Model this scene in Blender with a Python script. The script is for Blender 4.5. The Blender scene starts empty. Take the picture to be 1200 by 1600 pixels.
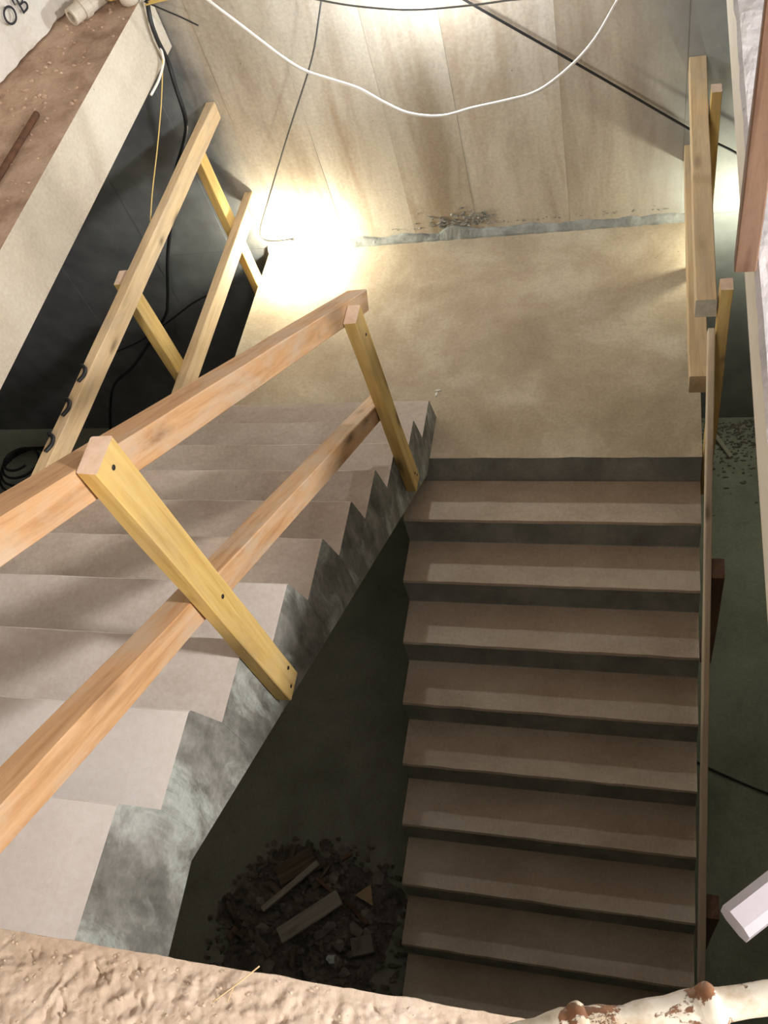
import bpy, bmesh, math, random
from mathutils import Vector, Matrix, noise
random.seed(7)
SC = bpy.context.scene
COL = SC.collection

# ---------------------------------------------------------------- camera, world, lamps, exposure
def set_camera():
    yaw, pit, rol = -0.50115079, 0.94240363, 0.40439586
    sy, cy, sp, cp, sr, cr = math.sin(yaw), math.cos(yaw), math.sin(pit), math.cos(pit), math.sin(rol), math.cos(rol)
    fwd = Vector((sy*cp, cy*cp, -sp)); right = Vector((cy, -sy, 0)); down = fwd.cross(right)
    r2 = cr*right + sr*down; d2 = -sr*right + cr*down
    cam = bpy.data.cameras.new('camera'); o = bpy.data.objects.new('camera', cam); COL.objects.link(o)
    M = Matrix.Identity(4)
    for i in range(3):
        M[i][0] = r2[i]; M[i][1] = -d2[i]; M[i][2] = -fwd[i]
    M.translation = Vector((1.14047, -2.47763, 3.39803))
    o.matrix_world = M
    cam.sensor_fit = 'HORIZONTAL'; cam.sensor_width = 36; cam.lens = 36*1388.524/1200
    cam.clip_start = 0.01
    SC.camera = o
set_camera()
SC.view_settings.view_transform = 'Standard'
SC.view_settings.look = 'None'
SC.view_settings.gamma = 1
SC.view_settings.use_curve_mapping = False
SC.view_settings.exposure = 0.0

world = bpy.data.worlds.new('world'); SC.world = world; world.use_nodes = True
world.node_tree.nodes['Background'].inputs[0].default_value = (0.95, 1.0, 0.9, 1)
world.node_tree.nodes['Background'].inputs[1].default_value = 0.02

LAMP_POWER = dict(corner=42.0, side=15.0, hung=36.0)
def area(name, loc, target, size, power, color):
    l = bpy.data.lights.new(name, 'AREA'); l.size = size; l.energy = power; l.color = color
    o = bpy.data.objects.new(name, l); COL.objects.link(o); o.location = loc
    o.rotation_euler = (Vector(target)-Vector(loc)).to_track_quat('-Z', 'Y').to_euler()
    return o
area('room_lamp_light', (0.3, -6.6, 4.2), (0.0, 0.0, 1.9), 0.8, 160, (1.0, 0.93, 0.84))
area('side_room_light', (4.0, -1.9, 3.55), (0.0, -1.5, 1.5), 0.35, 200, (1.0, 0.96, 0.93))

# ---------------------------------------------------------------- dimensions (metres); landing top is z = 0
TR, HR = 0.24959, 0.17125          # tread and riser of the flight that goes down from the landing
TL, HL, YL = 0.2619, 0.17649, 0.2201
W = 1.38                            # width of that flight
D = 1.586                           # back wall
XS = 0.132                          # open side of the upper flight
XL = -1.10                          # other side of flight and landing
ZU = 11*HL                          # upper floor
YU = -2.40                          # edge of the upper floor
ZB = -10*HR - 0.01                  # lower floor

# ---------------------------------------------------------------- materials
def new_mat(name):
    m = bpy.data.materials.new(name); m.use_nodes = True
    nt = m.node_tree; b = nt.nodes['Principled BSDF']
    return m, nt, b
def N(nt, t, **kw):
    n = nt.nodes.new(t)
    for k, v in kw.items(): setattr(n, k, v)
    return n
def ramp(nt, fac, stops):
    r = N(nt, 'ShaderNodeValToRGB'); e = r.color_ramp.elements
    while len(e) < len(stops): e.new(0.5)
    for el, (p, c) in zip(e, stops): el.position = p; el.color = (*c, 1) if len(c) == 3 else c
    nt.links.new(fac, r.inputs[0]); return r.outputs[0]
def mixc(nt, fac, a, b, mode='MIX'):
    m = N(nt, 'ShaderNodeMix', data_type='RGBA', blend_type=mode)
    for s, v in ((m.inputs[0], fac), (m.inputs[6], a), (m.inputs[7], b)):
        if hasattr(v, 'is_linked'): nt.links.new(v, s)
        elif isinstance(v, (int, float)): s.default_value = v
        else: s.default_value = (*v, 1)
    return m.outputs[2]
def coords(nt, scale, rnd=False):
    tc = N(nt, 'ShaderNodeTexCoord'); mp = N(nt, 'ShaderNodeMapping'); mp.inputs['Scale'].default_value = scale
    nt.links.new(tc.outputs['Object'], mp.inputs[0])
    if rnd:
        oi = N(nt, 'ShaderNodeObjectInfo'); mu = N(nt, 'ShaderNodeMath', operation='MULTIPLY'); mu.inputs[1].default_value = 37.0
        nt.links.new(oi.outputs['Random'], mu.inputs[0]); cb = N(nt, 'ShaderNodeCombineXYZ')
        for i in range(3): nt.links.new(mu.outputs[0], cb.inputs[i])
        nt.links.new(cb.outputs[0], mp.inputs['Location'])
    return mp.outputs[0]
def noise_n(nt, vec, scale, detail=6, rough=0.6, dist=0.0):
    n = N(nt, 'ShaderNodeTexNoise'); n.inputs['Scale'].default_value = scale; n.inputs['Detail'].default_value = detail
    n.inputs['Roughness'].default_value = rough; n.inputs['Distortion'].default_value = dist
    nt.links.new(vec, n.inputs['Vector']); return n.outputs['Fac']
def bump(nt, b, h, strength, dist=0.01):
    bp = N(nt, 'ShaderNodeBump'); bp.inputs['Strength'].default_value = strength; bp.inputs['Distance'].default_value = dist
    nt.links.new(h, bp.inputs['Height']); nt.links.new(bp.outputs[0], b.inputs['Normal'])

def concrete(name, light, mid, dark, scale=2.5, stretch=(1, 1, 1), bstr=0.35, rough=0.9, specks=True, stain=None, stain_amt=0.6, rnd=False, stain_lo=0.5):
    m, nt, b = new_mat(name)
    v = coords(nt, stretch, rnd); v0 = coords(nt, (1, 1, 1), rnd)
    n1 = noise_n(nt, v, scale, 9, 0.62, 0.3)
    c = ramp(nt, n1, [(0.30, dark), (0.5, mid), (0.70, light)])
    if stain:
        n2 = noise_n(nt, v, scale*0.45, 5, 0.7, 0.6)
        f = ramp(nt, n2, [(stain_lo, (0, 0, 0)), (stain_lo+0.16, (stain_amt,)*3)])
        c = mixc(nt, f, c, stain)
    n3 = noise_n(nt, v0, 60, 4, 0.7)
    c = mixc(nt, 0.25, c, ramp(nt, n3, [(0.3, (0.25,)*3), (0.7, (0.75,)*3)]), 'OVERLAY')
    if specks:
        vo = N(nt, 'ShaderNodeTexVoronoi'); vo.inputs['Scale'].default_value = 14; nt.links.new(v0, vo.inputs['Vector'])
        f = ramp(nt, vo.outputs['Distance'], [(0.03, (1, 1, 1)), (0.07, (0, 0, 0))])
        gate = ramp(nt, noise_n(nt, v0, 3.1, 2), [(0.55, (0, 0, 0)), (0.6, (0.7,)*3)])
        c = mixc(nt, mixc(nt, 1.0, f, gate, 'MULTIPLY'), c, tuple(x*0.35 for x in dark))
    nt.links.new(c, b.inputs['Base Color']); b.inputs['Roughness'].default_value = rough
    b.inputs['Specular IOR Level'].default_value = 0.2
    bump(nt, b, mixc(nt, 0.5, noise_n(nt, v0, 25, 8, 0.7), n1), bstr, 0.012)
    return m

def wood(name, light, mid, dark, dirt=(0.3, 0.27, 0.23), dirt_amt=0.5, knots=0.9):
    m, nt, b = new_mat(name)
    v = coords(nt, (1.6, 22, 22), True); v1 = coords(nt, (1, 1, 1), True); v2 = coords(nt, (3.2, 11, 11), True)
    n1 = noise_n(nt, v, 1.6, 8, 0.65, 0.8)
    c = ramp(nt, n1, [(0.28, dark), (0.48, mid), (0.7, light)])
    vo = N(nt, 'ShaderNodeTexVoronoi'); vo.inputs['Scale'].default_value = 1.0; nt.links.new(v2, vo.inputs['Vector'])
    k = ramp(nt, vo.outputs['Distance'], [(0.09, (knots,)*3), (0.2, (knots*0.25,)*3), (0.3, (0, 0, 0))])
    gate = ramp(nt, noise_n(nt, v1, 2.3, 2), [(0.5, (0, 0, 0)), (0.56, (1, 1, 1))])
    c = mixc(nt, mixc(nt, 1.0, k, gate, 'MULTIPLY'), c, tuple(x*0.35 for x in dark))
    f = ramp(nt, noise_n(nt, coords(nt, (1, 3, 3), True), 2.6, 7, 0.72, 0.5), [(0.46, (0, 0, 0)), (0.62, (dirt_amt,)*3)])
    c = mixc(nt, f, c, dirt)
    nt.links.new(c, b.inputs['Base Color']); b.inputs['Roughness'].default_value = 0.72
    b.inputs['Specular IOR Level'].default_value = 0.25
    bump(nt, b, n1, 0.25, 0.004)
    return m
def plain(name, col, rough=0.5, metal=0.0, emit=0.0, var=0.0):
    m, nt, b = new_mat(name)
    if var:
        n = noise_n(nt, coords(nt, (1, 1, 1), True), 18, 5, 0.65)
        c = ramp(nt, n, [(0.3, tuple(x*(1-var) for x in col)), (0.7, tuple(min(1, x*(1+var*0.5)) for x in col))])
        nt.links.new(c, b.inputs['Base Color'])
    else: b.inputs['Base Color'].default_value = (*col, 1)
    b.inputs['Roughness'].default_value = rough; b.inputs['Metallic'].default_value = metal
    if emit:
        b.inputs['Emission Color'].default_value = (*col, 1); b.inputs['Emission Strength'].default_value = emit
    return m

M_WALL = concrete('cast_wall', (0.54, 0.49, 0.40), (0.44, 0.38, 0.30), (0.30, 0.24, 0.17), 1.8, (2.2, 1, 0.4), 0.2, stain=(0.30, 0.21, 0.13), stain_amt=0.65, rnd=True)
def wall_shade_zones(m):  # shade at both ends of the back wall, painted into its colour as grey
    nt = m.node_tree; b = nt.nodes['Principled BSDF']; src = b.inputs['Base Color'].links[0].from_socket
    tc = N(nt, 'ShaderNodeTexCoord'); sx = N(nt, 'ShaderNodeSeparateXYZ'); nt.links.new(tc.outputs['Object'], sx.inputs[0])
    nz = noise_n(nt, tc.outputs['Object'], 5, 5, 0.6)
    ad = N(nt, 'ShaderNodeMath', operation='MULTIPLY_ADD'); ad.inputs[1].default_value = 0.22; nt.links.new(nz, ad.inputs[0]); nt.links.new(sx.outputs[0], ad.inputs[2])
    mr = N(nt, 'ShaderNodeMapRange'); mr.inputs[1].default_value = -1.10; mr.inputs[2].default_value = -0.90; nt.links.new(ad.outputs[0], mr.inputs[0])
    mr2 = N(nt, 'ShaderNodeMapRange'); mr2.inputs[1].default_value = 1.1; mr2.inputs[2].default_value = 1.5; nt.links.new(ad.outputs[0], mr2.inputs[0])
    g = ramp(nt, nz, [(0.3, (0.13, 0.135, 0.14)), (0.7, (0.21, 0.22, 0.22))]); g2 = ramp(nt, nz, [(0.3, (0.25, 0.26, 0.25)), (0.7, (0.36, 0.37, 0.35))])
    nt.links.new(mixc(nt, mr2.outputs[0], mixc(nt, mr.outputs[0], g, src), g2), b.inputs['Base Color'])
wall_shade_zones(M_WALL)
M_WALLG = concrete('grey_wall', (0.42, 0.42, 0.39), (0.34, 0.34, 0.32), (0.25, 0.25, 0.24), 1.6, (1, 1, 0.6), 0.3)
M_LAND = concrete('landing_screed', (0.56, 0.49, 0.37), (0.42, 0.34, 0.24), (0.31, 0.24, 0.16), 2.0, (1, 1, 1), 0.3, stain=(0.33, 0.25, 0.17), stain_amt=0.55)
M_TREAD = concrete('dusty_tread', (0.66, 0.58, 0.50), (0.56, 0.47, 0.39), (0.44, 0.35, 0.28), 3.0, (0.7, 1, 1), 0.3, stain=(0.36, 0.26, 0.19), stain_amt=0.4)
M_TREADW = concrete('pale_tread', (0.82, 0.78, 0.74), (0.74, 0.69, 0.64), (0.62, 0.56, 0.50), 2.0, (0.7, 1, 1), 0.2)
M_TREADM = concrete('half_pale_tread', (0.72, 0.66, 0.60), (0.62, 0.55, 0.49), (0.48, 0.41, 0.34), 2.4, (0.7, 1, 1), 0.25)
M_TREADB = concrete('brown_tread', (0.70, 0.60, 0.46), (0.61, 0.50, 0.37), (0.48, 0.38, 0.27), 3.0, (0.7, 1, 1), 0.3)
M_CEM = concrete('bare_cement', (0.34, 0.33, 0.30), (0.21, 0.205, 0.18), (0.11, 0.105, 0.09), 9.0, (1, 1.4, 0.7), 0.6, stain=(0.50, 0.53, 0.48), stain_amt=0.8, stain_lo=0.53)
M_RISER = concrete('grey_riser', (0.50, 0.52, 0.48), (0.38, 0.40, 0.37), (0.26, 0.27, 0.25), 5.0, (1, 1, 0.6), 0.5)
M_FLOOR = concrete('dirty_screed', (0.66, 0.55, 0.45), (0.56, 0.45, 0.35), (0.44, 0.34, 0.25), 4.0, (1, 1, 1), 0.6)
M_LOWER = concrete('lower_floor', (0.42, 0.43, 0.34), (0.34, 0.35, 0.27), (0.24, 0.25, 0.19), 1.8, (1, 1, 1), 0.3)
M_BEAM = concrete('plastered_edge', (0.70, 0.64, 0.53), (0.63, 0.56, 0.45), (0.52, 0.45, 0.35), 2.2, (1, 1, 1), 0.25)
M_DIRT = concrete('earth_dust', (0.62, 0.46, 0.34), (0.50, 0.35, 0.25), (0.33, 0.21, 0.14), 6.0, (1, 1, 1), 0.8)
M_PLAST = concrete('white_plaster', (0.80, 0.77, 0.70), (0.74, 0.70, 0.62), (0.62, 0.57, 0.48), 3.0, (1, 1, 1), 0.5, specks=False)
M_EDGEW = concrete('cream_edge', (0.90, 0.85, 0.75), (0.85, 0.78, 0.67), (0.74, 0.65, 0.54), 3.0, (1, 0.5, 1), 0.3)
M_GREYP = concrete('grey_plaster', (0.66, 0.64, 0.64), (0.56, 0.54, 0.55), (0.40, 0.38, 0.39), 4.0, (1, 0.6, 1), 0.5, stain=(0.72, 0.66, 0.60), stain_amt=0.5)
M_MORTAR = concrete('damp_mortar', (0.34, 0.35, 0.32), (0.25, 0.255, 0.235), (0.14, 0.145, 0.135), 9.0, (1, 1, 1), 0.9)
M_SPALL = concrete('spalled_concrete', (0.40, 0.39, 0.34), (0.24, 0.23, 0.20), (0.10, 0.10, 0.09), 30.0, (1, 1, 1), 0.9)
M_RUB = concrete('rubble_grit', (0.30, 0.27, 0.22), (0.20, 0.18, 0.15), (0.11, 0.10, 0.08), 12.0, (1, 1, 1), 1.0)
M_CHUNK = concrete('broken_concrete', (0.40, 0.36, 0.31), (0.29, 0.26, 0.22), (0.18, 0.16, 0.14), 9.0, (1, 1, 1), 0.6, rnd=True)

W_ORANGE = wood('orange_pine', (0.68, 0.43, 0.24), (0.57, 0.33, 0.16), (0.40, 0.21, 0.09), (0.56, 0.44, 0.32), 0.75)
W_YELLOW = wood('yellow_pine', (0.72, 0.52, 0.20), (0.62, 0.42, 0.14), (0.47, 0.29, 0.08), (0.45, 0.34, 0.20), 0.35)
W_PALE = wood('pale_pine', (0.74, 0.56, 0.34), (0.66, 0.48, 0.27), (0.52, 0.35, 0.18), (0.42, 0.34, 0.26), 0.4)
W_BROWN = wood('brown_pine', (0.27, 0.165, 0.11), (0.20, 0.115, 0.075), (0.12, 0.065, 0.04), (0.30, 0.20, 0.14), 0.4)
W_LIGHT = wood('light_pine', (0.80, 0.68, 0.50), (0.72, 0.59, 0.42), (0.58, 0.44, 0.29), (0.5, 0.44, 0.36), 0.35)
W_END = wood('sawn_end', (0.86, 0.66, 0.50), (0.80, 0.58, 0.42), (0.70, 0.48, 0.32), (0.6, 0.48, 0.38), 0.3, 0.0)
W_DARK = wood('dark_old_wood', (0.24, 0.19, 0.14), (0.17, 0.13, 0.09), (0.10, 0.075, 0.05), (0.2, 0.17, 0.13), 0.5)
W_GREY = wood('grey_board', (0.56, 0.52, 0.42), (0.48, 0.44, 0.35), (0.38, 0.34, 0.26), (0.3, 0.28, 0.22), 0.3)
K_BLACK = plain('black_rubber', (0.012, 0.012, 0.013), 0.5)
K_GREY = plain('grey_cord', (0.10, 0.10, 0.09), 0.6)
K_WHITE = plain('white_pvc', (0.86, 0.83, 0.76), 0.4, var=0.1)
K_YELLOW = plain('yellow_wire', (0.70, 0.50, 0.16), 0.5)
K_DUCT = plain('lilac_white_plastic', (0.46, 0.43, 0.47), 0.35, var=0.08)
K_NAIL = plain('nail_steel', (0.05, 0.045, 0.04), 0.5, 0.6)
K_RUST = plain('rusty_steel', (0.16, 0.075, 0.04), 0.85, 0.2, var=0.5)
K_INK = plain('black_ink', (0.02, 0.02, 0.025), 0.7)
K_FILM = plain('clear_film_scrap', (0.75, 0.78, 0.78), 0.08)
K_SOCKET = plain('lamp_socket', (0.80, 0.80, 0.78), 0.4)
K_CONDUIT = plain('dusty_conduit', (0.66, 0.58, 0.47), 0.6, var=0.25)
def peeling():
    m, nt, b = new_mat('peeling_white_paint'); v = coords(nt, (1, 1, 1))
    f = ramp(nt, noise_n(nt, v, 30, 6, 0.65, 0.4), [(0.56, (0, 0, 0)), (0.59, (1, 1, 1))])
    rust = ramp(nt, noise_n(nt, v, 60, 5), [(0.3, (0.10, 0.04, 0.02)), (0.7, (0.30, 0.14, 0.06))])
    paint = ramp(nt, noise_n(nt, v, 40, 5), [(0.35, (0.52, 0.42, 0.29)), (0.55, (0.74, 0.69, 0.58))])
    nt.links.new(mixc(nt, f, paint, rust), b.inputs['Base Color']); b.inputs['Roughness'].default_value = 0.5
    bump(nt, b, f, 0.6, 0.002); return m
K_PEEL = peeling()
def bulb_mat(name, col, s):
    m, nt, b = new_mat(name); b.inputs['Base Color'].default_value = (*col, 1)
    b.inputs['Emission Color'].default_value = (*col, 1); b.inputs['Emission Strength'].default_value = s; return m

# ---------------------------------------------------------------- builders
def link(o, parent=None, M=None):
    COL.objects.link(o)
    if parent: o.parent = parent
    if M is not None: o.matrix_local = (Matrix.Translation(-parent['_base'].copy()) if False else Matrix.Identity(4)) @ M
    return o
def thing(name, loc, label, cat, group=None):
    o = bpy.data.objects.new(name, None); COL.objects.link(o); o.location = loc; o.empty_display_size = 0.1
    o['label'] = label; o['category'] = cat
    if group: o['group'] = group
    return o
def tag(o, label, cat, group=None):
    o['label'] = label; o['category'] = cat
    if group: o['group'] = group
    return o
def structure(o):
    o['kind'] = 'structure'; return o
def mesh_obj(name, verts, faces, mats, parent=None, M=None, face_mats=None, smooth=False):
    """verts in the local frame of M (world matrix); parent's own location is taken off"""
    me = bpy.data.meshes.new(name); me.from_pydata([tuple(v) for v in verts], [], faces)
    for m in (mats if isinstance(mats, (list, tuple)) else [mats]): me.materials.append(m)
    if face_mats:
        for p, i in zip(me.polygons, face_mats): p.material_index = i
    if smooth:
        for p in me.polygons: p.use_smooth = True
    bm = bmesh.new(); bm.from_mesh(me); bmesh.ops.recalc_face_normals(bm, faces=bm.faces); bm.to_mesh(me); bm.free()
    o = bpy.data.objects.new(name, me); COL.objects.link(o)
    M = M or Matrix.Identity(4)
    if parent:
        o.parent = parent; o.matrix_local = root_inv(parent) @ M
    else: o.matrix_local = M
    return o
def root_inv(p):
    T = Matrix.Identity(4)
    chain = []
    while p: chain.append(p); p = p.parent
    for q in reversed(chain): T = T @ Matrix.LocRotScale(q.location, q.rotation_euler, q.scale)
    return T.inverted()
def frame(origin, xdir, zhint):
    x = Vector(xdir).normalized(); z = Vector(zhint); z = (z - x*z.dot(x)).normalized(); y = z.cross(x)
    M = Matrix.Identity(4)
    for i in range(3): M[i][0] = x[i]; M[i][1] = y[i]; M[i][2] = z[i]
    M.translation = Vector(origin); return M
def beam(name, p0, p1, wy, hz, mat, parent=None, up=(0, 0, 1), ends=None, wobble=0.0015, bev=0.003):
    """sawn timber: p0-p1 is the centre line, wy wide, hz high, chamfered edges, slightly uneven"""
    p0, p1 = Vector(p0), Vector(p1); L = (p1-p0).length; n = max(2, int(L/0.12))
    prof = []
    a, b = wy/2, hz/2
    for sy, sz in ((1, 1), (-1, 1), (-1, -1), (1, -1)):
        c = [(sy*a, sz*(b-bev)), (sy*(a-bev), sz*b)]
        if sy*sz < 0: c.reverse()
        prof += c
    verts, faces, fm = [], [], []
    sd = random.random()*50
    for i in range(n+1):
        x = L*i/n
        for (y, z) in prof:
            q = Vector((x*3+sd, y*20, z*20))
            verts.append((x, y+wobble*noise.noise(q)*2, z+wobble*noise.noise(q+Vector((9, 9, 9)))*2))
    k = len(prof)
    for i in range(n):
        for j in range(k):
            faces.append((i*k+j, i*k+(j+1) % k, (i+1)*k+(j+1) % k, (i+1)*k+j)); fm.append(0)
    faces.append(tuple(range(k-1, -1, -1))); fm.append(1)
    faces.append(tuple(n*k+j for j in range(k))); fm.append(1)
    return mesh_obj(name, verts, faces, [mat, ends or mat], parent, frame(p0, p1-p0, up), fm)
def box(name, lo, hi, mats, parent=None, bev=0.0, face_mats=None):
    x0, y0, z0 = lo; x1, y1, z1 = hi
    v = [(x0, y0, z0), (x1, y0, z0), (x1, y1, z0), (x0, y1, z0), (x0, y0, z1), (x1, y0, z1), (x1, y1, z1), (x0, y1, z1)]
    f = [(0, 3, 2, 1), (4, 5, 6, 7), (0, 1, 5, 4), (1, 2, 6, 5), (2, 3, 7, 6), (3, 0, 4, 7)]   # bottom top -y +x +y -x
    o = mesh_obj(name, v, f, mats, parent, None, face_mats)
    if bev:
        md = o.modifiers.new('b', 'BEVEL'); md.width = bev; md.segments = 2
    return o
def catmull(pts, sub=6):
    P = [Vector(p) for p in pts]; out = []
    for i in range(len(P)-1):
        p0 = P[max(i-1, 0)]; p1 = P[i]; p2 = P[i+1]; p3 = P[min(i+2, len(P)-1)]
        for s in range(sub):
            t = s/sub
            out.append(0.5*((2*p1)+(p2-p0)*t+(2*p0-5*p1+4*p2-p3)*t*t+(3*p1-p0-3*p2+p3)*t**3))
    out.append(P[-1]); return out
def tube(name, pts, r, mat, parent=None, sides=8, sub=6, cap=True):
    P = catmull(pts, sub) if sub > 1 else [Vector(p) for p in pts]
    verts, faces = [], []
    up = Vector((0.13, 0.27, 0.95))
    for i, p in enumerate(P):
        t = (P[min(i+1, len(P)-1)]-P[max(i-1, 0)]).normalized()
        a = t.cross(up).normalized(); b = t.cross(a)
        rr = r(i/(len(P)-1)) if callable(r) else r
        for j in range(sides):
            th = 2*math.pi*j/sides; verts.append(p+(a*math.cos(th)+b*math.sin(th))*rr)
    for i in range(len(P)-1):
        for j in range(sides):
            faces.append((i*sides+j, i*sides+(j+1) % sides, (i+1)*sides+(j+1) % sides, (i+1)*sides+j))
    if cap:
        faces.append(tuple(range(sides))); faces.append(tuple((len(P)-1)*sides+j for j in range(sides)))
    return mesh_obj(name, verts, faces, mat, parent, None, None, True)
def nail(p, normal, parent, r=0.006):
    M = frame(p, normal, (0, 0, 1) if abs(normal[2]) < .9 else (1, 0, 0))
    v = []; k = 8
    for x, rr in ((-0.004, r*0.9), (0.0012, r), (0.002, r*0.7)):
        for j in range(k): v.append((x, rr*math.cos(2*math.pi*j/k), rr*math.sin(2*math.pi*j/k)))
    f = [(i*k+j, i*k+(j+1) % k, (i+1)*k+(j+1) % k, (i+1)*k+j) for i in range(2) for j in range(k)] + [tuple(2*k+j for j in range(k))]
    return mesh_obj('nail', v, f, K_NAIL, parent, M)
def lump(r, sx=1, sy=1, sz=1, sub=1, rough=0.35, seed=0):
    bm = bmesh.new(); bmesh.ops.create_icosphere(bm, subdivisions=sub, radius=r)
    V = []
    for v in bm.verts:
        d = 1+rough*noise.noise(v.co/r*1.3+Vector((seed*3.1, seed*1.7, seed)))*1.6
        V.append(Vector((v.co.x*d*sx, v.co.y*d*sy, v.co.z*d*sz)))
    F = [tuple(v.index for v in f.verts) for f in bm.faces]; bm.free(); return V, F
def join(parts):
    V, F = [], []
    for v, f in parts:
        o = len(V); V += list(v); F += [tuple(i+o for i in q) for q in f]
    return V, F
def prism_x(name, prof, x0, x1, mats, edge_mats, parent=None, n=30, jit=0.0025, jit_idx=None):
    """profile (y,z) swept along x, uneven along the marked points"""
    k = len(prof); verts, faces, fm = [], [], []; sd = random.random()*90
    for i in range(n+1):
        x = x0+(x1-x0)*i/n
        for j, (y, z) in enumerate(prof):
            dy = dz = 0
            if jit_idx and j in jit_idx:
                q = Vector((x*9+sd, j*0.3, sd)); dy = jit*noise.noise(q)*1.6; dz = jit*noise.noise(q+Vector((5, 3, 1)))
            verts.append((x, y+dy, z+dz))
    for i in range(n):
        for j in range(k):
            faces.append((i*k+j, i*k+(j+1) % k, (i+1)*k+(j+1) % k, (i+1)*k+j)); fm.append(edge_mats[j])
    faces.append(tuple(range(k))); fm.append(edge_mats[k])
    faces.append(tuple(n*k+j for j in range(k))); fm.append(edge_mats[k])
    return mesh_obj(name, verts, faces, mats, parent, None, fm)

# ---------------------------------------------------------------- the setting
wb = structure(box('wall_back', (-4.7, D+0.012, ZB-0.1), (4.5, D+0.25, 4.6), [M_WALLG]))
px = [-4.65, -3.6, -2.6, -1.9, -1.35, -1.0, -0.595, -0.167, 0.199, 0.72, 1.30, 2.0, 3.0, 4.4]
for i in range(len(px)-1):
    d = (0.0, 0.002, 0.001, 0.002, 0.0, 0.002, 0.0005, 0.002, 0.0, 0.0015, 0.0, 0.002, 0.0)[i]
    for z0, z1 in ((ZB-0.05, 0.02), (0.022, 4.55)):
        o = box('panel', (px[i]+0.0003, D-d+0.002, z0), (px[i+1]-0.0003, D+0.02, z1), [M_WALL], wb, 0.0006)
structure(box('wall_side', (-4.9, -8, ZB-0.1), (-4.7, D+0.2, 4.6), [M_WALLG]))
structure(box('wall_side.001', (4.5, -8, ZB-0.1), (4.7, D+0.2, 4.6), [M_WALLG]))
structure(box('wall_front', (-4.9, -8.2, ZB-0.1), (4.7, -8.0, 4.6), [M_PLAST]))
structure(box('ceiling', (-4.9, -8.2, 4.6), (4.7, D+0.3, 4.75), [M_GREYP]))
structure(box('floor_lower', (-4.9, -8.2, ZB-0.2), (4.7, D+0.2, ZB), [M_LOWER]))

# upper floor slab: its uneven trodden screed is a height field
def upper_floor():
    x0, x1, y0, y1 = -0.6, 1.34, YU, -2.8
    nx, ny = 560, 110
    marks = [(random.uniform(-0.4, 1.4), random.uniform(-2.62, -2.42), random.uniform(0, 3.14), random.uniform(0.008, 0.026), random.uniform(0.003, 0.007), random.uniform(0.002, 0.006)*random.choice((-1, -1, 1))) for _ in range(420)]
    H = {}
    def h(x, y):
        e = min(1, (YU-y)/0.02)
        q = Vector((x, y, 0))
        z = 0.002*noise.fractal(q*9, 1.0, 2.0, 4)+0.0045*noise.fractal(q*42+Vector((3, 1, 0)), 0.8, 2.0, 4)
        act = min(1, max(0.12, (x+0.05)/0.35))
        for (mx, my, a, l, w, d) in near.get((int(x*10), int(y*10)), ()):
            dx, dy = x-mx, y-my
            u = (dx*math.cos(a)+dy*math.sin(a))/l; v = (-dx*math.sin(a)+dy*math.cos(a))/w
            z += 0.8*d*math.exp(-(u*u+v*v)**2)
        return ZU + e*z*act*1.1
    near = {}
    for m in marks:
        for i in range(-1, 2):
            for j in range(-1, 2): near.setdefault((int(m[0]*10)+i, int(m[1]*10)+j), []).append(m)
    V, F = [], []
    for j in range(ny+1):
        t = j/ny; y = y0+(y1-y0)*(t**1.6)
        for i in range(nx+1):
            x = x0+(x1-x0)*i/nx
            ye = y+(0.004*noise.noise(Vector((x*14, 0, 2)))+0.0015*noise.noise(Vector((x*60, 0, 2))) if j == 0 else 0)
            V.append((x, ye, h(x, y)))
    for j in range(ny):
        for i in range(nx): a = j*(nx+1)+i; F.append((a, a+1, a+nx+2, a+nx+1))
    b0 = len(V)
    for i in range(nx+1): V.append((V[i][0], V[i][1], ZU-0.22))
    for i in range(nx): F.append((i, b0+i, b0+i+1, i+1))
    o = structure(mesh_obj('floor', V, F, M_FLOOR, None, None, None, True))
    parts = []
    for i in range(420):
        x = random.uniform(-0.1, 1.2); y = random.uniform(-2.62, -2.405); r = random.choice((0.0012, 0.0016, 0.002, 0.003))*random.uniform(0.7, 1.3)
        v, f = lump(r, 1.3, 1, 0.8, 1, 0.5, i); parts.append(([p+Vector((x, y, h(x, y)+r*0.3)) for p in v], f))
    Vc, Fc = join(parts); c = mesh_obj('crumbs', Vc, Fc, M_FLOOR, o); c['kind'] = 'stuff'
    return o
upper_floor()
structure(box('floor.001', (-4.7, -8.0, ZU-0.24), (4.5, -2.41, ZU-0.03), [M_FLOOR]))

# raised ledge beside the stairwell with a plastered edge, white wall on top of it
BX = -1.15
ledge = structure(box('trim_1', (-1.95, -7.9, 1.316), (BX, D-0.004, 1.60), [M_DIRT, M_BEAM], None, 0.0, [1, 0, 1, 1, 1, 1]))
def ragged_wall():
    n = 90; V, F = [], []
    ya, yb = -1.6, D-0.01
    for i in range(n+1):
        y = ya+(yb-ya)*i/n
        x = -1.663+0.224*(y-0.918)+0.012*noise.noise(Vector((y*9, 0, 0)))
        x = max(x, -1.92)
        z = 1.606+0.035*abs(noise.fractal(Vector((y*16, 3, 0)), 1, 2, 4))
        for (xx, zz) in ((x, z), (x, z+0.03), (x-0.004, 2.6), (-2.1, 2.6), (-2.1, 1.6), (x-0.03, 1.60)): V.append((xx, y, zz))
    k = 6
    for i in range(n):
        for j in range(k): F.append((i*k+j, i*k+(j+1) % k, (i+1)*k+(j+1) % k, (i+1)*k+j))
    F.append(tuple(range(k))); F.append(tuple(n*k+j for j in range(k)))
    return structure(mesh_obj('wall_left', V, F, M_PLAST))
ragged_wall()

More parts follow.
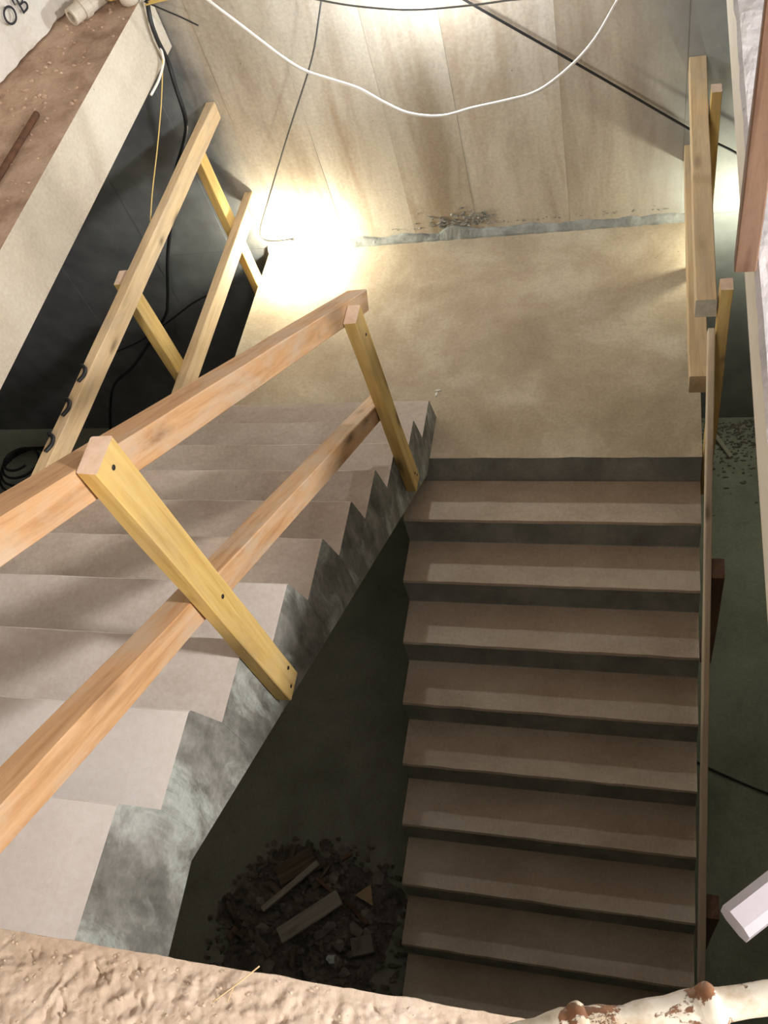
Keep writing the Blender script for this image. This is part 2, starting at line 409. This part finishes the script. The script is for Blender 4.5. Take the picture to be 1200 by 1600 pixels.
# the opposite side: slab edge with cream rendering, grey plastered wall above
RX = 1.362
def side_floor():
    n, m = 150, 24; V, F, fm = [], [], []
    ya, yb = -2.46, D-0.004
    for i in range(n+1):
        y = ya+(yb-ya)*i/n
        e = 0.010*noise.fractal(Vector((y*7, 1, 0)), 1, 2, 4)
        V += [(RX+0.02, y, 1.74), (RX+0.004, y, 1.747), (RX, y, 1.80), (RX+0.002+e*0.3, y, 1.905+e)]
        for k in range(m+1):
            x = RX+0.012+(0.6*(k/m)**1.5 if k < m else 3.15)
            V.append((x, y, 1.915+0.5*e*(1-k/m)+0.008*noise.fractal(Vector((x*12, y*12, 3)), 1, 2, 4)))
        V.append((4.52, y, 1.74))
    k = 5+m+1
    for i in range(n):
        for j in range(k):
            F.append((i*k+j, i*k+(j+1) % k, (i+1)*k+(j+1) % k, (i+1)*k+j)); fm.append(1 if j < 3 else 0)
    F.append(tuple(range(k))); F.append(tuple(n*k+j for j in range(k))); fm += [1, 1]
    return structure(mesh_obj('floor.002', V, F, [M_GREYP, M_EDGEW], None, None, fm))
side_floor()

# damp mortar fillet where the back wall meets the landing
def fillet():
    n = 120; V, F = [], []
    xa, xb = XL, 1.385
    for i in range(n+1):
        x = xa+(xb-xa)*i/n
        q = Vector((x*7, 0, 0)); w = noise.fractal(q, 1, 2, 5)
        zt = 0.045+0.025*w+0.03*math.exp(-((x-0.1)/0.12)**2)
        yo = 0.016+0.006*noise.noise(q*3)
        for (yy, zz) in ((D-yo-0.012, -0.002), (D-yo-0.010, 0.012), (D-0.012, zt-0.008), (D+0.003, zt), (D+0.003, -0.002)): V.append((x, yy, zz))
    k = 5
    for i in range(n):
        for j in range(k): F.append((i*k+j, i*k+(j+1) % k, (i+1)*k+(j+1) % k, (i+1)*k+j))
    F.append(tuple(range(k))); F.append(tuple(n*k+j for j in range(k)))
    return structure(mesh_obj('trim_3', V, F, M_MORTAR))
tr3 = fillet()
parts = []
for i in range(170):
    x = random.gauss(0.10, 0.10) if i < 120 else random.uniform(-0.35, 1.3)
    z = 0.075+abs(random.gauss(0, 0.045))*(1.0 if i < 120 else 0.35)*math.exp(-abs(x-0.1)*0.5)
    r = random.uniform(0.003, 0.010) if i < 120 else random.uniform(0.002, 0.005)
    v, f = lump(r, 1.5, 0.45, 0.9, 1, 0.6, i)
    parts.append(([p+Vector((x, D-0.004, z)) for p in v], f))
V, F = join(parts)
o = mesh_obj('spalled_concrete', V, F, M_SPALL, tr3); o['kind'] = 'stuff'

# ---------------------------------------------------------------- landing
land = thing('landing', (0.1, 0.8, 0), 'dusty beige concrete landing between the two stair flights', 'landing')
prism_x('slab', [(0.0, 0.0), (-0.012, -0.20), (0.05, -0.24), (D-0.004, -0.24), (D-0.004, 0.0)], XL, 1.380, [M_LAND, M_RISER], [1, 1, 1, 1, 0, 1], land, 60, 0.004, (0,))
V, F = lump(0.012, 1.6, 0.5, 0.25, 2, 0.5, 4)
V2, F2 = lump(0.012, 0.5, 1.3, 0.25, 2, 0.5, 9)
V, F = join([([p+Vector((0.119, 0.425, 0.002)) for p in V], F), ([p+Vector((0.112, 0.400, 0.002)) for p in V2], F2)])
tag(mesh_obj('plaster_scrap', V, F, M_PLAST, None, None, None, True), 'small white T-shaped plaster scrap lying on the landing', 'plaster scrap')

# ---------------------------------------------------------------- flight going up from the landing
fl = thing('stair_flight', (-0.5, -1.0, 0.0), 'concrete stair flight rising from the landing to the upper floor, with pale top steps', 'stairs')
U = 0.034
def zw(y): return 1.378-0.668*(y+2.165)       # underside of the flight
for j in range(1, 11):
    y, z = YL-(10-j)*TL, (11-j)*HL
    yb = y-TL+U if j > 1 else YU-0.02
    prof = [(y, z-0.007), (y-0.006, z), (yb, z), (yb, z-HL+0.0), (y+U, z-HL)]
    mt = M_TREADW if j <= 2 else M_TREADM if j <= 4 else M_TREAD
    prism_x('step', prof, XL, XS, [M_CEM, mt], [1, 1, 0, 0, 0, 0], fl, 60, 0.0015, (0, 1))
prof = [(YU-0.02, ZU-HL-0.002), (YU-0.02, 1.366), (-2.165, 1.378), (-0.018, -0.058), (-0.018, 0.001), (YL+U, 0.001), (-2.137+U, 9*HL-0.002)]
prism_x('waist_slab', prof, XL+0.001, XS-0.001, [M_CEM], [0]*8, fl, 30, 0.004, (1, 2))

# ---------------------------------------------------------------- flight going down from the landing
fr = thing('stair_flight', (0.7, -1.2, ZB), 'concrete stair flight going down from the landing to the dark lower floor', 'stairs')
U2 = 0.014
for k in range(1, 10):
    y, z = -k*TR, -k*HR
    yb = y+TR-U2
    prof = [(y, z-0.010), (y+0.008, z), (yb, z), (yb, z-HR), (y-U2, z-HR)]
    prism_x('step', prof, 0.0, W, [M_RISER, M_TREADB], [1, 1, 0, 0, 0, 0], fr, 60, 0.002, (0, 1))
prof = [(-0.02, -HR-0.002), (-9*TR-U2, -10*HR), (-9*TR+0.10, ZB+0.001), (-0.30, ZB+0.001), (-0.30, -0.85), (-0.02, -HR-0.22)]  # waist plus added solid fill, unseen, keeps bounce light out of the void
prism_x('waist_slab', prof, 0.002, W-0.002, [M_RISER], [0]*7, fr, 4, 0)

# ---------------------------------------------------------------- timber guard on the open side of the upper flight
g1 = thing('stair_guardrail', (0.12, -1.6, 1.2), 'orange timber guardrail with two yellow posts nailed to the side of the rising flight', 'railing')
def sl(y, z0, s, y0): return z0-s*(y-y0)
for nm, zc, s, h, y0, y1, x, w in (('top_rail', 1.7525, 0.675, 0.079, -2.75, -0.10, 0.0915, 0.079), ('mid_rail', 1.2255, 0.675, 0.077, -2.72, -0.20, 0.0965, 0.069)):
    yc = -1.0
    beam(nm, (x, y0, sl(y0, zc, s, yc)), (x, y1, sl(y1, zc, s, yc)), w, h, W_ORANGE, g1, (0, 0, 1), W_END)
pa = beam('post', (0.1565, -1.625, 1.125), (0.1565, -1.625, 2.245), 0.046, 0.088, W_YELLOW, g1, (0, 1, 0), W_END)
pb = beam('post', (0.1565, -0.335, 0.275), (0.1565, -0.335, 1.305), 0.046, 0.088, W_YELLOW, g1, (0, 1, 0), W_END)
for y, z in ((-1.629, 2.21), (-1.621, 1.672), (-1.600, 1.198), (-1.635, 1.15)): nail((0.180, y, z), (1, 0, 0), pa)
for y, z in ((-0.33, 0.345), (-0.315, 0.31), (-0.33, 1.20)): nail((0.180, y, z), (1, 0, 0), pb)

# guard along the open side of the landing and the void
g2 = thing('landing_guardrail', (XL, 0.8, 0), 'level timber guardrail at the dark void, one end against the back wall', 'railing')
beam('top_rail', (-1.075, D-0.004, 0.955), (-1.075, -0.95, 1.010), 0.05, 0.095, W_PALE, g2, (0, 0, 1), W_PALE)
beam('mid_rail', (-1.075, D-0.004, 0.388), (-1.075, 0.06, 0.378), 0.05, 0.10, W_PALE, g2, (0, 0, 1), W_PALE)
for y, zt in ((1.325, 0.93), (0.265, 1.02)):
    p = beam('post', (-1.125, y, -0.15), (-1.125, y, zt), 0.046, 0.09, W_YELLOW, g2, (0, 1, 0), W_END)
# black tape ends and wire bits hooked over the top rail
for y, lb in ((-0.30, 'black wire offcut across the void rail, closest to the yellow post top'), (-0.48, 'curled black wire offcut on the void rail, middle one of three'), (-0.66, 'hooked black wire offcut on the void rail, last one before the orange guardrail')):
    zt = 1.055-0.022*(y+0.95)
    pts = [(-1.104, y+0.02, zt-0.02), (-1.098, y+0.015, zt+0.006), (-1.075, y, zt+0.004), (-1.066, y-0.035, zt+0.004), (-1.08, y-0.07, zt+0.003)]
    tag(tube('wire_offcut', [(a, b, c+0.004) for a, b, c in pts], 0.009, K_BLACK), lb, 'wire', 'black wire offcuts on the rail')

# guard on the other side of the landing
g3 = thing('landing_guardrail', (1.38, 0.6, 0), 'short level timber guardrail between the landing and the cream slab edge', 'railing')
beam('top_rail', (1.343, 0.03, 0.885), (1.343, D-0.004, 0.875), 0.075, 0.088, W_PALE, g3, (0, 0, 1), W_GREY)
beam('mid_rail', (1.340, 0.03, 0.458), (1.340, D-0.004, 0.41), 0.073, 0.098, W_PALE, g3, (0, 0, 1), W_PALE)
for y, zt, zb in ((1.20, 1.0, -0.15), (0.03, 1.0, -0.30)):
    p = beam('post', (1.4065, y, zb), (1.4065, y, zt), 0.044, 0.06, W_YELLOW, g3, (0, 1, 0), W_END)
# guard down the lower flight: thin board on edge, two short posts
g4 = thing('stair_guardrail', (1.37, -1.2, -1.0), 'thin board handrail on edge running down beside the lower flight', 'railing')
s = HR/TR
beam('top_rail', (1.3655, 0.0, 0.80), (1.3655, -2.50, 0.80-2.50*s), 0.024, 0.10, W_LIGHT, g4, (0, 0, 1), W_END)
for y in (-0.745, -1.80):
    zt = 0.80+y*s+0.03
    beam('post', (1.402, y, zt-0.78), (1.402, y, zt), 0.046, 0.085, W_BROWN, g4, (0, 1, 0), W_BROWN)
# upright timber nailed on the cream slab edge
t = thing('timber_post', (1.346, -0.865, 1.91), 'brown upright timber post fixed against the cream slab edge and grey plaster', 'post')
beam('shaft', (1.346, -0.865, 1.912), (1.346, -0.865, 2.95), 0.046, 0.05, W_BROWN, t, (0, 1, 0), W_END)

# ---------------------------------------------------------------- lamps
def lamp(name, p, label, power, color, r, hang=True):
    t = thing(name, p, label, 'lamp')
    V, F = lump(r, 1, 1, 1.15, 3, 0.0, 0)
    d = Vector((0, 0, 1)) if hang else Vector((0, 0.0, 1))
    b = mesh_obj('bulb', [v+Vector(p) for v in V], F, bulb_mat(name+'_glow', color, power/(4*math.pi**2*r*r)), t, None, None, True)
    tube('socket', [Vector(p)+d*(r*1.05), Vector(p)+d*(r*1.4), Vector(p)+d*(r*2.4)], lambda u: r*(0.62-0.2*u), K_SOCKET, t, 12, 3)
    return t
lamp('work_lamp', (-0.84, 1.42, 0.14), 'glaring bare work lamp in the landing corner by the void', LAMP_POWER['corner'], (1.0, 0.98, 0.80), 0.03)
tag(tube('cable', [(1.60, 1.32, 1.74), (1.602, 1.322, 1.0), (1.60, 1.32, 0.225)], 0.005, K_BLACK), 'black lamp cable hanging from the underside of the cream slab edge', 'cable')
lamp('work_lamp', (1.60, 1.29, 0.16), 'bare work lamp shining behind the cream slab edge at the back wall', LAMP_POWER['side'], (1.0, 1.0, 0.80), 0.03)
lamp('work_lamp', (0.17, 1.30, 1.60), 'cool white work lamp hanging high before the back wall', LAMP_POWER['hung'], (0.86, 0.93, 1.0), 0.035)

# ---------------------------------------------------------------- cables
tag(tube('cable', [(-0.95, 1.35, 1.75), (-0.70, 1.05, 1.88), (-0.582, 1.0, 1.775), (-0.476, 1.0, 1.649), (-0.355, 1.0, 1.505), (-0.275, 1.0, 1.431), (-0.178, 1.0, 1.38), (-0.064, 1.0, 1.321), (0.032, 1.0, 1.243), (0.132, 1.0, 1.178), (0.269, 1.0, 1.148), (0.413, 1.0, 1.169), (0.552, 1.0, 1.184), (0.689, 1.0, 1.21), (0.824, 1.0, 1.296), (0.929, 1.0, 1.40), (1.016, 1.0, 1.536), (1.063, 1.0, 1.60), (1.30, 1.0, 1.80), (1.375, 1.0, 1.85)], 0.0065, K_WHITE), 'white cable sagging in a wide curve across the back wall', 'cable')
tag(tube('cable', [(-0.9, 1.1, 1.95), (-0.305, 1.1, 1.716), (-0.157, 1.1, 1.657), (-0.006, 1.1, 1.609), (0.2, 1.1, 1.565), (0.408, 1.1, 1.548), (0.587, 1.1, 1.544), (0.761, 1.1, 1.55), (1.1, 1.1, 1.66), (1.375, 1.1, 1.80)], 0.004, K_GREY), 'grey cable in a shallow arc below the hanging cool lamp', 'cable')
tag(tube('cable', [(0.15, 1.5, 1.53), (0.37, 1.5, 1.348), (0.92, 1.5, 0.921), (1.343, 1.5, 0.588), (1.525, 1.5, 0.46), (1.70, 1.5, 0.32)], 0.006, K_BLACK), 'black cable stretched diagonally across the back wall to the short rail', 'cable')
tag(tube('cable', [(-0.20, 1.45, 1.66), (-0.316, 1.45, 1.405), (-0.42, 1.45, 1.204), (-0.656, 1.45, 0.853), (-0.9, 1.45, 0.478), (-1.03, 1.45, 0.27), (-1.03, 1.45, 0.20), (-0.95, 1.44, 0.19), (-0.84, 1.42, 0.212)], 0.0045, K_GREY), 'thin dark cord running down to the glaring corner lamp', 'cable')
tag(tube('cable', [(-1.12, 1.572, 1.66), (-1.12, 1.458, 1.55), (-1.12, 1.426, 1.444), (-1.12, 1.432, 1.327), (-1.12, 1.40, 1.22), (-1.13, 1.37, 1.05), (-1.25, 1.45, 0.87), (-1.40, 1.5, 0.68), (-1.546, 1.5, 0.416), (-1.736, 1.5, 0.092), (-1.913, 1.5, -0.275), (-2.029, 1.5, -0.445), (-2.475, 1.5, -0.875), (-2.815, 1.5, -1.15), (-3.1, 1.4, -1.72)], 0.011, K_BLACK), 'thick black cable hanging from the wire bundle into the void', 'cable')
tag(tube('cable', [(-1.45, 1.5, -0.24), (-1.58, 1.5, -0.244), (-1.752, 1.5, -0.316), (-2.019, 1.5, -0.476), (-2.331, 1.5, -0.647), (-2.56, 1.5, -0.733)], 0.006, K_BLACK), 'black cable branching sideways on the wall of the dark void', 'cable')
tag(tube('wire', [(-1.12, 1.474, 1.56), (-1.12, 1.439, 1.467), (-1.12, 1.413, 1.372), (-1.12, 1.38, 1.343), (-1.12, 1.279, 1.324), (-1.13, 1.173, 1.316)], 0.006, K_WHITE), 'cream wire looping against the end of the pale ledge edge', 'wire')
tag(tube('wire', [(-1.12, 1.39, 1.36), (-1.12, 1.375, 1.346), (-1.12, 1.212, 1.251), (-1.12, 1.004, 1.154), (-1.12, 0.79, 1.065), (-1.12, 0.664, 1.001)], 0.003, K_YELLOW), 'thin yellowish wire hanging from the cream wire to the rail at the void', 'wire')
tag(tube('wire', [(-1.36, 1.36, 1.76), (-1.3, 1.423, 1.70), (-1.29, 1.466, 1.63), (-1.25, 1.52, 1.612)], 0.006, K_YELLOW), 'yellow wire beside the dusty conduit on the ledge', 'wire')
tag(tube('wire', [(-1.12, 1.46, 1.60), (-1.021, 1.45, 1.544), (-0.963, 1.45, 1.506), (-0.9, 1.45, 1.46)], 0.004, K_BLACK), 'short stiff black wire end sticking out of the bundle', 'wire')
for k in range(3):
    tag(tube('wire', [(-1.12, 1.46+0.006*k, 1.585), (-1.041, 1.45, 1.596+0.008*k), (-0.973, 1.45, 1.60+0.012*k), (-0.80, 1.42, 1.63+0.03*k)], 0.005, K_YELLOW), 'orange-yellow wire of the bundle running along the back wall', 'wire', 'orange-yellow wires of the bundle')
V, F = lump(0.045, 1, 1, 0.9, 2, 0.12, 3)
tag(mesh_obj('junction_box', [v+Vector((-1.185, 1.46, 1.63)) for v in V], F, M_BEAM, None, None, None, True), 'round plaster-covered junction box at the wire bundle', 'junction box')
tag(tube('cable', [(1.30, -0.75, ZB+0.006), (1.432, -0.831, ZB+0.006), (1.60, -0.90, ZB+0.006), (1.783, -0.965, ZB+0.006), (2.1, -1.05, ZB+0.006)], 0.006, K_BLACK), 'thin black cable lying on the lower floor beside the handrail', 'cable')

tag(tube('cable_coil', [(-3.75+0.30*math.cos(a*0.5)*(1-0.012*a), 1.12+0.26*math.sin(a*0.5)*(1-0.012*a), ZB+0.012+0.004*a) for a in range(0, 50)], 0.011, K_BLACK, None, 6, 2), 'loose coil of black cable on the lower floor deep in the void', 'cable')

# ---------------------------------------------------------------- ledge: conduit, rod, lettering
def pipe(name, p0, p1, r, ri, mat, parent):
    p0, p1 = Vector(p0), Vector(p1); M = frame(p0, p1-p0, (0, 0, 1)); L = (p1-p0).length; k = 20; V = []
    for x, rr in ((L, r), (0, r), (0, ri), (0.25 if L > 0.25 else L*0.8, ri)):
        for j in range(k): V.append((x, rr*math.cos(2*math.pi*j/k), rr*math.sin(2*math.pi*j/k)))
    F = [(i*k+j, i*k+(j+1) % k, (i+1)*k+(j+1) % k, (i+1)*k+j) for i in range(3) for j in range(k)]
    F.append(tuple(3*k+j for j in range(k)))
    return mesh_obj(name, V, F, mat, parent, M, None, False)
t = thing('conduit', (-1.43, 1.36, 1.64), 'dusty open-ended conduit pipe lying on the brown ledge', 'pipe')
pipe('pipe', (-1.435, 1.33, 1.645), (-1.30, 1.56, 1.645), 0.040, 0.024, K_CONDUIT, t)
pipe('collar', (-1.405, 1.381, 1.645), (-1.385, 1.415, 1.645), 0.046, 0.0405, K_CONDUIT, t)
tag(tube('rusty_rod', [(-1.344, 0.63, 1.612), (-1.346, 0.4, 1.612), (-1.348, 0.18, 1.612)], 0.014, K_RUST, None, 10, 3), 'rusty brown rod lying along the dirty ledge', 'rod')
parts = []
for i in range(260):
    y = random.uniform(-0.9, 1.5); x = random.uniform(max(-1.9, -1.60+0.224*(y-0.918)), -1.18); r = random.uniform(0.003, 0.011)
    v, f = lump(r, 1.3, 1, 0.7, 1, 0.5, i); parts.append(([p+Vector((x, y, 1.602)) for p in v], f))
V, F = join(parts); o = mesh_obj('dirt_crumbs', V, F, M_DIRT); o['kind'] = 'stuff'; o['label'] = 'brown dirt crumbs scattered on the ledge under the white wall'; o['category'] = 'dirt'
def letters(txt, loc, rot, size, label, parent=None):
    cu = bpy.data.curves.new('lettering', 'FONT'); cu.body = txt; cu.size = size; cu.extrude = 0.0006; cu.align_x = 'LEFT'
    cu.materials.append(K_INK); o = bpy.data.objects.new('lettering', cu); COL.objects.link(o); o.matrix_world = rot; o.location = loc
    bpy.context.view_layer.update()
    me = bpy.data.meshes.new_from_object(o.evaluated_get(bpy.context.evaluated_depsgraph_get()))
    o2 = bpy.data.objects.new('lettering', me); COL.objects.link(o2); o2.matrix_world = rot.copy(); o2.location = loc
    bpy.data.objects.remove(o); o2.name = 'lettering'
    return tag(o2, label, 'lettering')
Mx = Matrix(((0.2186, 0, 0.976, 0), (0.976, 0, -0.2186, 0), (0, 1, 0, 0), (0, 0, 0, 1)))   # along the wall face, upright
letters("O'B", Vector((-1.600, 1.095, 1.747)), Mx, 0.108, 'black handwritten letters on the white plaster wall above the ledge')

# ---------------------------------------------------------------- near things: white duct, rusty rail, straw
t = thing('plastic_duct', (1.38, -2.12, 1.95), 'lilac-white plastic duct end sticking out over the stairwell', 'duct')
b = beam('channel', (1.268, -2.240, 1.955), (1.62, -1.93, 1.957), 0.05, 0.07, K_DUCT, t, (0, 0, 1), K_DUCT, 0.0, 0.012)
t = thing('metal_handrail', (1.1, -2.42, 2.0), 'rusty pipe handrail with peeling white paint above the dusty upper floor', 'railing')
top = [(0.98, -2.476, 2.603), (1.036, -2.455, 2.60), (1.096, -2.434, 2.602), (1.15, -2.419, 2.60), (1.233, -2.394, 2.60), (1.365, -2.357, 2.60)]
tube('top_pipe', top, lambda u: 0.0125+0.0016*math.sin(u*21)+0.001*math.sin(u*57), K_PEEL, t, 14, 6)
for p in ((1.098, -2.433), (1.192, -2.406)):
    tube('collar', [(p[0]-0.008, p[1]-0.003, 2.601), (p[0]-0.003, p[1]-0.001, 2.601), (p[0]+0.003, p[1]+0.001, 2.601), (p[0]+0.007, p[1]+0.003, 2.601)], lambda u: 0.0135+0.004*math.sin(u*math.pi), K_PEEL, t, 12, 2)
    tube('baluster', [(p[0], p[1], 2.592), (p[0]+0.012, p[1]-0.025, 2.45), (p[0]+0.016, p[1]-0.04, 2.2), (p[0]+0.016, p[1]-0.05, ZU)], 0.0065, K_PEEL, t, 10, 4)
t = thing('straw', (0.54, -2.42, ZU), 'dry pale straw lying over the edge of the dusty upper floor', 'straw')
tube('stalk', [(0.515, -2.450, ZU+0.014), (0.545, -2.424, ZU+0.016), (0.580, -2.392, ZU+0.020)], 0.0012, W_PALE, t, 6, 4)
tube('stalk', [(0.545, -2.424, ZU+0.016), (0.5415, -2.433, ZU+0.014), (0.538, -2.447, ZU+0.012)], 0.001, W_PALE, t, 6, 4)

# ---------------------------------------------------------------- rubble heap on the lower floor
def heap():
    cx, cy, R = -0.60, -1.95, 0.54; n = 46; V, F = [], []
    for j in range(n+1):
        for i in range(n+1):
            x = cx+(i/n*2-1)*R*1.1; y = cy+(j/n*2-1)*R*0.9
            d = math.hypot((x-cx)/(R*1.05), (y-cy)/(R*0.85))*(1+0.35*noise.noise(Vector((x*3.5, y*3.5, 7)))); m = max(0, 1-d*d)
            z = ZB-0.006+m*(0.05+0.05*noise.fractal(Vector((x*9, y*9, 0)), 1, 2, 4))
            V.append((x, y, z))
    for j in range(n):
        for i in range(n): a = j*(n+1)+i; F.append((a, a+1, a+n+2, a+n+1))
    parts = [(V, F)]
    for i in range(900):
        a = random.uniform(0, 6.283); d = math.sqrt(random.random())*random.choice((1, 1, 1, 1.12))
        x = cx+R*1.05*d*math.cos(a); y = cy+R*0.85*d*math.sin(a); m = max(0, 1-d*d); r = random.uniform(0.004, 0.02)
        if x > -0.03: continue
        v, f = lump(r, random.uniform(0.7, 1.8), random.uniform(0.7, 1.4), 0.7, 1, 0.5, i)
        parts.append(([p+Vector((x, y, ZB+m*0.055+r*0.4)) for p in v], f))
    V, F = join(parts)
    o = mesh_obj('rubble', V, F, M_RUB); o['kind'] = 'stuff'; o['label'] = 'dark gritty rubble heaped on the lower floor'; o['category'] = 'rubble'
heap()
ZR = ZB+0.075
def plank(name, a, b, w, h, mat, z0, z1, label, cat, group=None):
    o = beam(name, (a[0], a[1], z0), (b[0], b[1], z1), w, h, mat, None, (0, 0, 1), mat)
    return tag(o, label, cat, group)
plank('board', (-0.735, -2.02), (-0.435, -1.785), 0.085, 0.018, W_GREY, ZR+0.035, ZR+0.05, 'pale grey flat board on top of the rubble heap', 'board')
plank('stick', (-0.875, -1.90), (-0.60, -1.62), 0.035, 0.02, W_GREY, ZR+0.01, ZR+0.03, 'long grey stick slanting over the rubble heap', 'stick')
plank('board', (-0.83, -1.72), (-0.64, -1.58), 0.11, 0.02, W_DARK, ZR-0.005, ZR+0.005, 'short dark board lying in the rubble behind the long stick', 'board')
plank('stick', (-0.60, -1.70), (-0.42, -1.80), 0.02, 0.015, W_BROWN, ZR+0.01, ZR+0.02, 'thin brown stick poking out beneath the pale grey board', 'stick')
plank('stick', (-0.40, -1.80), (-0.27, -1.89), 0.022, 0.015, W_BROWN, ZR+0.01, ZR, 'short brown stick just past the torn end of the pale grey board', 'stick')
plank('brick', (-0.33, -2.02), (-0.22, -1.98), 0.09, 0.06, M_CHUNK, ZR-0.01, ZR-0.01, 'brown broken brick half sunk in the rubble beside the lower flight', 'brick')
V = [(-0.36, -1.76, 0), (-0.25, -1.80, 0.01), (-0.27, -1.70, 0.045), (-0.36, -1.76, 0.012), (-0.25, -1.80, 0.022), (-0.27, -1.70, 0.057)]
tag(mesh_obj('board_offcut', [(x, y, z+ZR) for x, y, z in V], [(0, 1, 2), (3, 5, 4), (0, 3, 4, 1), (1, 4, 5, 2), (2, 5, 3, 0)], W_PALE), 'small pale triangular board offcut at the edge of the rubble', 'board')
V, F = lump(0.02, 1.2, 1, 0.6, 2, 0.6, 12)
tag(mesh_obj('plastic_scrap', [v+Vector((-0.43, -2.09, ZR+0.03)) for v in V], F, K_FILM), 'shiny crumpled plastic scrap glinting in the rubble', 'scrap')
for i in range(44):
    a = random.uniform(0, 6.283); d = math.sqrt(random.random())*0.92
    x = -0.60+0.52*d*math.cos(a); y = -1.95+0.48*d*math.sin(a); r = random.uniform(0.018, 0.042)
    if i % 3 == 0:
        an = random.uniform(0, 3.14); l = random.uniform(0.06, 0.16)
        o = beam('wood_offcut', (x, y, ZB+0.05*(1-d*d)+0.03), (x+l*math.cos(an), y+l*math.sin(an), ZB+0.05*(1-d*d)+random.uniform(0.02, 0.05)), random.uniform(0.015, 0.04), 0.014, random.choice((W_DARK, W_DARK, W_BROWN)))
        tag(o, 'small broken wood offcut in the rubble heap', 'wood', 'wood offcuts in the rubble heap')
    else:
        v, f = lump(r, random.uniform(0.8, 1.5), 1, random.uniform(0.6, 0.9), 1, 0.45, i+40)
        o = mesh_obj('concrete_chunk', v, f, M_CHUNK); o.location = (x, y, ZB+0.06*(1-d*d)+r*0.35); o.rotation_euler = (0, 0, random.uniform(0, 6))
        tag(o, 'small broken concrete chunk in the rubble heap', 'rubble', 'concrete chunks in the rubble heap')
# rubbish by the wall on the lower floor past the short rail
plank('board', (1.56, 1.46), (1.68, 1.24), 0.03, 0.02, W_GREY, ZB+0.03, ZB+0.02, 'narrow grey board on the lower floor at the foot of the back wall', 'board')
parts = []
for i in range(420):
    y = D-0.02-abs(random.gauss(0, 0.22)); x = random.uniform(1.45, 1.95); r = random.uniform(0.003, 0.010)
    v, f = lump(r, random.uniform(0.8, 2.6), 1, 0.7, 1, 0.5, i); parts.append(([p+Vector((x, y, ZB+r*0.4)) for p in v], f))
V, F = join(parts); o = mesh_obj('debris', V, F, M_RUB); o['kind'] = 'stuff'; o['label'] = 'dark crumbly debris on the lower floor along the back wall'; o['category'] = 'debris'
